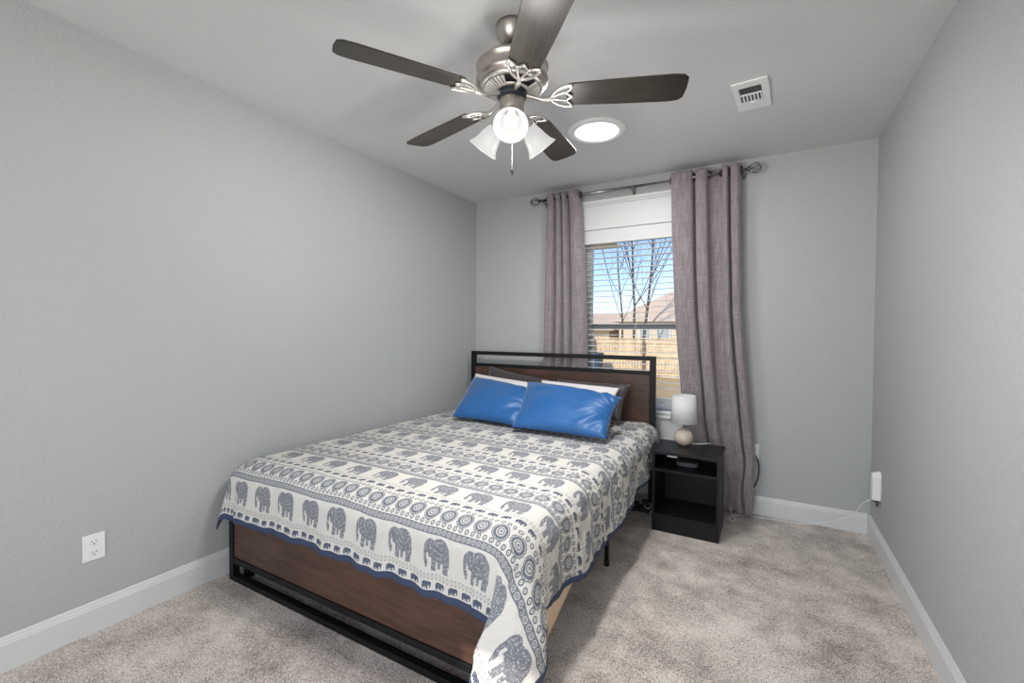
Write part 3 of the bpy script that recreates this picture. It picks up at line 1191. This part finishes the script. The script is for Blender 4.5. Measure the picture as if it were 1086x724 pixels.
for k in range(24):
    a = 2 * PI * k / 24
    pl.append((1.955 + .068 * math.copysign(abs(math.cos(a)) ** .6, math.cos(a)), 3.04 + .05 * math.copysign(abs(math.sin(a)) ** .6, math.sin(a))))
dv_.prism(pl, .3915, .420)
tag(dv_.build('wireless_router', M_plastic, bevel=.006), 'small rounded grey box on the nightstand shelf', 'electronic device')
cd = MB().box(1.846, 1.905, 2.955, 2.958, .452, .468)
tag(cd.build('paper_tag', M_white), 'small white tag inside the top of the nightstand opening', 'tag')
cd.v = []

lp = empty('table_lamp', (1.920, 3.10, NH), 'small table lamp with white drum shade and round beige stone base on the nightstand', 'lamp')
pr = [(0.0, 0), (.024, .0)]
for i in range(1, 19):
    t = -PI / 2 + .42 + (PI - .66) * i / 18
    pr.append((.0595 * math.cos(t), .0545 + .0555 * math.sin(t)))
pr += [(.012, .109), (0, .109)]
MB().lathe(pr, 40).build('lamp_base', M_stone, lp)
MB().lathe([(0, .108), (.013, .108), (.013, .112), (.008, .115), (.008, .165), (0, .165)], 20).build('stem', M_nickl, lp)
MB().lathe([(.083, .150), (.071, .328)], 48).build('lamp_shade', M_shade, lp, solid=.002)
sh = MB()
for a in range(3):
    t = a * 2 * PI / 3
    sh.tube([(.006 * math.cos(t), .006 * math.sin(t), .165), (.070 * math.cos(t), .070 * math.sin(t), .315)], .0015, 6)
sh.build('shade_holder', M_nickl, lp)
cpts = catmull([(1.955, 3.145, NH + .006), (2.0, 3.165, NH + .004), (2.04, 3.185, NH + .005), (2.07, 3.215, NH + .002), (2.08, 3.24, NH - .08), (2.10, 3.27, .2), (2.12, 3.3, .03)], 6)
tag(MB().tube(cpts, .0028, 8).build('lamp_cord', M_white), 'white cord running over the back edge of the nightstand from the lamp', 'cord')

# ------------------------------------------------------------------ outlets, plugs, cords
def outlet(name, M, label):
    root = empty(name, (0, 0, 0), label, 'wall outlet')
    root.matrix_world = M
    # local: x right, y out of wall, z up
    MB().box(-.036, .036, 0, .005, -.0535, .0535).build('cover_plate', M_white, root, bevel=.002)
    for z in (-.0215, .0215):
        r = MB()
        pts = [(.0165 * math.cos(t), .0165 * math.sin(t)) for t in np.linspace(0, 2 * PI, 25)[:-1]]
        pts = [(a, max(-.0125, min(.0125, b))) for a, b in pts]
        n = len(pts)
        r.add([(a, .005, z + b) for a, b in pts] + [(a, .0072, z + b) for a, b in pts],
              [tuple(range(n)), tuple(range(2 * n - 1, n - 1, -1))] + [(i, (i + 1) % n, n + (i + 1) % n, n + i) for i in range(n)])
        rc = r.build('receptacle', M_white, root)
        sl = MB()
        sl.box(-.0072, -.0052, .0072, .0076, z - .001, z + .007).box(.0052, .0072, .0072, .0076, z - .001, z + .006)
        sl.tube([(0, .0070, z - .0075), (0, .0077, z - .0075)], .0026, 10)
        sl.build('slots', M_dark, rc)
    return root


outlet('wall_outlet', Matrix.Translation((0, .729, .349)) @ Matrix.Rotation(-PI / 2, 4, 'Z'), 'white duplex outlet low on the left wall')
outlet('wall_outlet', Matrix.Translation((2.315, D, .43)) @ Matrix.Rotation(PI, 4, 'Z'), 'white outlet plate on the back wall beside the right curtain')
bc = catmull([(2.318, D - .008, .41), (2.330, D - .05, .41), (2.348, D - .055, .37), (2.352, D - .055, .30), (2.335, D - .055, .22), (2.30, D - .05, .15), (2.26, D - .05, .05), (2.20, 3.40, .012)], 7)
tag(MB().tube(bc, .0045, 8).tube([(2.318, D - .008, .41), (2.318, D - .04, .41)], .011, 12).build('black_cable', M_blackpl), 'black power cord looping out of the outlet behind the right curtain', 'cord')

pg = empty('plug_in_adapter', (W, 3.235, .37), 'white plug-in unit low on the right wall near the corner', 'plug-in device')
pa = MB()
pa.add([(-.0, -.034, -.072), (-.0, .034, -.072), (-.0, .034, .066), (-.0, .012, .092), (-.0, -.012, .092), (-.0, -.034, .066),
        (-.040, -.030, -.072), (-.040, .030, -.072), (-.040, .030, .058), (-.040, .008, .078), (-.040, -.008, .078), (-.040, -.030, .058)],
       [(0, 1, 2, 3, 4, 5), (11, 10, 9, 8, 7, 6)] + [(i, (i + 1) % 6, 6 + (i + 1) % 6, 6 + i) for i in range(6)])
pa.build('housing', M_white, pg, bevel=.004)
MB().box(-.034, -.006, -.016, .016, -.083, -.0725).build('port', M_blackpl, pg)
MB().tube([(-.016, .0, -.083), (-.014, .0, -.112)], .005, 10).build('strain_relief', M_plastic, pg)
wc = catmull([(W - .036, 3.25, .29), (W - .07, 3.30, .24), (2.85, 3.36, .145), (2.74, 3.385, .07), (2.62, 3.40, .025), (2.50, 3.43, .006), (2.386, 3.418, .005), (2.28, 3.40, .005), (2.21, 3.37, .005),
              (2.185, 3.30, .006), (2.205, 3.25, .006), (2.225, 3.28, .008), (2.20, 3.34, .02), (2.185, 3.40, .05), (2.17, 3.42, .09)], 8)
tag(MB().tube(wc, .0024, 8).build('white_cord', M_white), 'thin white cord from the plug-in unit along the carpet edge to behind the nightstand', 'cord')

st = empty('power_strip', (1.60, 3.16, 0), 'black power strip with plugs on the carpet between bed and nightstand', 'power strip')
MB().box(-.10, .10, -.05, .05, 0.0, .022).build('strip_body', M_blackpl, st, bevel=.003)
MB().box(.045, .085, -.02, .02, .0225, .075).build('charger', M_blackpl, st, bevel=.006)
MB().box(-.02, .02, -.02, .02, .0225, .05).build('charger', M_blackpl, st, bevel=.005)
tag(MB().tube(catmull([(1.66, 3.13, .05), (1.69, 3.10, .04), (1.715, 3.11, .05), (1.73, 3.14, .06), (1.72, 3.20, .03), (1.70, 3.28, .01)], 7), .0026, 8).build('charging_cable', M_white),
    'short white cable on the black power strip beside the bed', 'cord')

# ------------------------------------------------------------------ ceiling fixtures
dc = empty('skylight_tube', (1.487, 2.575, H), 'round white recessed ceiling light with a glowing disc near the window', 'ceiling light')
MB().lathe([(.128, -.010), (.135, -.014), (.155, -.013), (.168, -.006), (.171, 0), (.128, 0), (.128, -.010)], 64).build('trim_ring', M_white, dc)
MB().lathe([(0, -.0065), (.127, -.0065), (.127, -.002), (0, -.002)], 64).build('diffuser', M_disc, dc)

vt = empty('ceiling_vent', (2.301, 2.561, H), 'white rectangular ceiling air register on the right', 'air vent', rotz=math.radians(-3.5))
vb = MB()
a0, a1, b0, b1 = -.078, .078, -.152, .152
g0, g1 = -.05, .046
vb.box(a0, a1, b0, -.100, -.009, 0).box(a0, a1, .060, b1, -.009, 0).box(a0, g0, -.100, .060, -.009, 0).box(g1, a1, -.100, .060, -.009, 0)
vb.box(g0, g1, -.024, -.014, -.009, 0)
vb.build('face_plate', M_white, vt, bevel=.003)
MB().box(g0, g1, -.0995, .0595, -.0035, -.001).build('duct_opening', M_dark, vt)
Mv = mat('vent_grey', (.35, .35, .35), .5)
for i in range(6):
    y = -.094 + i * .0115
    MB().add([(g0, y, -.0085), (g1, y, -.0085), (g1, y + .0085, -.004), (g0, y + .0085, -.004), (g0, y, -.0075), (g1, y, -.0075), (g1, y + .0085, -.003), (g0, y + .0085, -.003)],
             [(0, 1, 2, 3), (7, 6, 5, 4), (0, 4, 5, 1), (3, 2, 6, 7), (0, 3, 7, 4), (1, 5, 6, 2)]).build('louver', Mv, vt)
for i in range(6):
    x = g0 + .008 + i * .0158
    MB().box(x, x + .0075, -.0135, .0595, -.0085, -.0036).build('louver', M_white, vt)
MB().box(-.01, .01, .062, .066, -.014, -.009).build('damper_lever', M_white, vt)

# ------------------------------------------------------------------ ceiling fan
fan = empty('ceiling_fan', (FAN.x, FAN.y, H), 'five-blade ceiling fan with dark wood blades, brushed nickel motor and three lit glass shades', 'ceiling fan')
HZ = lambda z: z - H          # fan-local z
MB().lathe([(.012, HZ(2.362)), (.030, HZ(2.366)), (.048, HZ(2.378)), (.060, HZ(2.40)), (.066, HZ(2.425)), (.067, HZ(2.44)), (0, HZ(2.44))], 40).build('canopy', M_nick, fan)
MB().lathe([(0, HZ(2.30)), (.011, HZ(2.30)), (.011, HZ(2.37)), (0, HZ(2.37))], 20).build('downrod', M_nick, fan)
MB().lathe([(.012, HZ(2.335)), (.028, HZ(2.335)), (.030, HZ(2.32)), (.024, HZ(2.308)), (0, HZ(2.305))], 24).build('yoke_cover', M_blackpl, fan)
mh = MB().lathe([(0, HZ(2.306)), (.05, HZ(2.304)), (.10, HZ(2.298)), (.135, HZ(2.288)), (.142, HZ(2.280)), (.142, HZ(2.272)), (.138, HZ(2.268)), (.138, HZ(2.235)),
                 (.142, HZ(2.231)), (.142, HZ(2.222)), (.134, HZ(2.214)), (.126, HZ(2.208)), (.12, HZ(2.206))], 64).build('motor_housing', M_nick, fan)
# vented underside: dark bowl behind, nickel ribs in front
MB().lathe([(.118, HZ(2.208)), (.10, HZ(2.20)), (.06, HZ(2.192)), (.05, HZ(2.19)), (0, HZ(2.19))], 48).build('vent_recess', M_dark, mh)
MB().lathe([(.121, HZ(2.2085)), (.128, HZ(2.204)), (.119, HZ(2.198)), (.109, HZ(2.194)), (.108, HZ(2.197)), (.121, HZ(2.2085))], 64).build('vent_rim', M_nickl, mh)
MB().lathe([(.074, HZ(2.184)), (.066, HZ(2.180)), (.052, HZ(2.178)), (.05, HZ(2.184)), (.074, HZ(2.188)), (.074, HZ(2.184))], 48).build('vent_rim', M_nickl, mh)
rb_ = MB()
for k in range(32):
    a = 2 * PI * k / 40
    d1 = Vector((math.cos(a), math.sin(a), 0))
    d2 = Vector((-math.sin(a), math.cos(a), 0))
    hw0, hw1 = .0036, .0070
    vs = []
    for dz in (0, -.004):
        vs += [d1 * .072 - d2 * hw0 + Vector((0, 0, HZ(2.186) + dz)), d1 * .072 + d2 * hw0 + Vector((0, 0, HZ(2.186) + dz)),
               d1 * .111 + d2 * hw1 + Vector((0, 0, HZ(2.199) + dz)), d1 * .111 - d2 * hw1 + Vector((0, 0, HZ(2.199) + dz))]
    rb_.add(vs, [(0, 1, 2, 3), (7, 6, 5, 4), (0, 4, 5, 1), (1, 5, 6, 2), (2, 6, 7, 3), (3, 7, 4, 0)])
rb_.build('vent_ribs', mat('satin_nickel', (.72, .69, .65), .5, .55), mh)
MB().lathe([(.0, HZ(2.186)), (.056, HZ(2.186)), (.058, HZ(2.165)), (.054, HZ(2.158)), (0, HZ(2.158))], 40).build('flywheel', mat('dark_blue_grey_rubber', (.02, .028, .045), .5), fan)
MB().lathe([(.0, HZ(2.160)), (.047, HZ(2.160)), (.050, HZ(2.152)), (.050, HZ(2.100)), (.045, HZ(2.09)), (.030, HZ(2.078)), (.012, HZ(2.07)), (0, HZ(2.068))], 40).build('switch_housing', M_nick, fan)

ZB = 2.163
PH0 = 22.3


def blade_mesh():
    """one blade along +x, pitched"""
    out = [(.215, -.050), (.225, -.058), (.40, -.066), (.60, -.0705), (.64, -.066), (.658, -.05), (.662, .0), (.658, .05), (.64, .066), (.60, .0705), (.40, .066), (.225, .058), (.215, .05), (.222, .03), (.212, .012), (.22, 0), (.212, -.012), (.222, -.03)]
    return MB().prism(out, -.003, .003)


def iron_mesh():
    m_ = MB()
    # neck from the hub, then a split heart-shaped bracket ending in three lobes on the blade
    m_.tube(catmull([(.05, 0, .008), (.085, 0, -.004), (.12, 0, -.016), (.145, 0, -.014), (.158, 0, -.010)], 5), [.0085] * 21, 10)
    for s in (-1, 1):
        m_.tube(catmull([(.150, 0, -.011), (.160, s * .020, -.010), (.180, s * .040, -.008), (.208, s * .053, -.0075), (.235, s * .056, -.0075)], 6), .0062, 8)
        m_.tube(catmull([(.235, s * .056, -.0075), (.226, s * .038, -.0075), (.214, s * .022, -.0075), (.222, s * .010, -.0075), (.236, 0, -.0075)], 6), .0055, 8)
        m_.tube(catmull([(.155, s * .003, -.011), (.178, s * .012, -.009), (.196, s * .018, -.0075), (.214, s * .022, -.0075)], 5), .0042, 8)
    for q in ((.228, .046), (.228, -.046), (.226, 0)):
        m_.lathe([(0, -.0115), (.004, -.011), (.006, -.009), (.006, -.003)], 10, (q[0], q[1], 0))
    return m_


proto_b = blade_mesh().build('blade', M_blade, fan, bevel=.0018)
proto_i = iron_mesh().build('blade_bracket', M_nickl, proto_b)
for k in range(5):
    if k == 0:
        b_, i_ = proto_b, proto_i
    else:
        b_ = proto_b.copy()
        i_ = proto_i.copy()
        C.objects.link(b_)
        C.objects.link(i_)
        b_.parent = fan
        i_.parent = b_
    b_.matrix_local = Matrix.Translation((0, 0, HZ(ZB))) @ Matrix.Rotation(math.radians(PH0 + 72 * k), 4, 'Z') @ Matrix.Rotation(math.radians(-11), 4, 'X')

SH = []
for az in (-62, 58, 178):
    a = math.radians(az)
    dirv = Vector((math.cos(a) * math.sin(math.radians(43)), math.sin(a) * math.sin(math.radians(43)), -math.cos(math.radians(43))))
    start = Vector((math.cos(a) * .040, math.sin(a) * .040, HZ(2.098)))
    q = Vector((0, 0, -1)).rotation_difference(dirv).to_matrix().to_4x4()
    neck = start + dirv * .028
    ar = MB().tube([start - dirv * .01, start + dirv * .03], .014, 14).lathe([(.0, .004), (.026, .004), (.029, -.006), (.029, -.022), (.0, -.022)], 28, neck, q)
    ar.build('lamp_arm', M_nickl, fan)
    base = neck + dirv * .012
    pr = [(.023, 0), (.027, -.012), (.034, -.030), (.040, -.050), (.0445, -.070), (.051, -.090), (.060, -.105), (.064, -.109)]
    shd = MB().lathe(pr, 40, base, q).build('lamp_shade', M_glass_lit, fan, solid=.003)
    bu = [(.0, -.005), (.012, -.008), (.013, -.025), (.020, -.042), (.0275, -.062), (.026, -.078), (.016, -.089), (0, -.092)]
    MB().lathe(bu, 24, base, q).build('bulb', M_bulb, shd)
    SH.append((base, dirv))
ch = MB()
ch.tube([(.028, -.042, HZ(2.10)), (.028, -.046, HZ(2.08)), (.028, -.046, HZ(1.862))], .0016, 6)
ch.build('pull_chain', M_nickl, fan)
MB().lathe([(0, 0), (.0035, -.002), (.006, -.010), (.006, -.016), (.003, -.021), (0, -.022)], 12, (.028, -.046, HZ(1.863))).build('pull_knob', M_blackpl, fan)
for base, dirv in SH:
    pos = FAN + Vector((0, 0, H)) + base + dirv * .165
    lo = light('fan_bulb_light', 'SPOT', pos, LAMP_E * 1.8, (1, .98, .95), shadow_soft_size=.04, spot_size=math.radians(172), spot_blend=.6)
    lo.rotation_euler = dirv.to_track_quat('-Z', 'Y').to_euler()
    light('fan_glow_light', 'POINT', pos + dirv * .12, 3.4, (1, .98, .95), shadow_soft_size=.06)
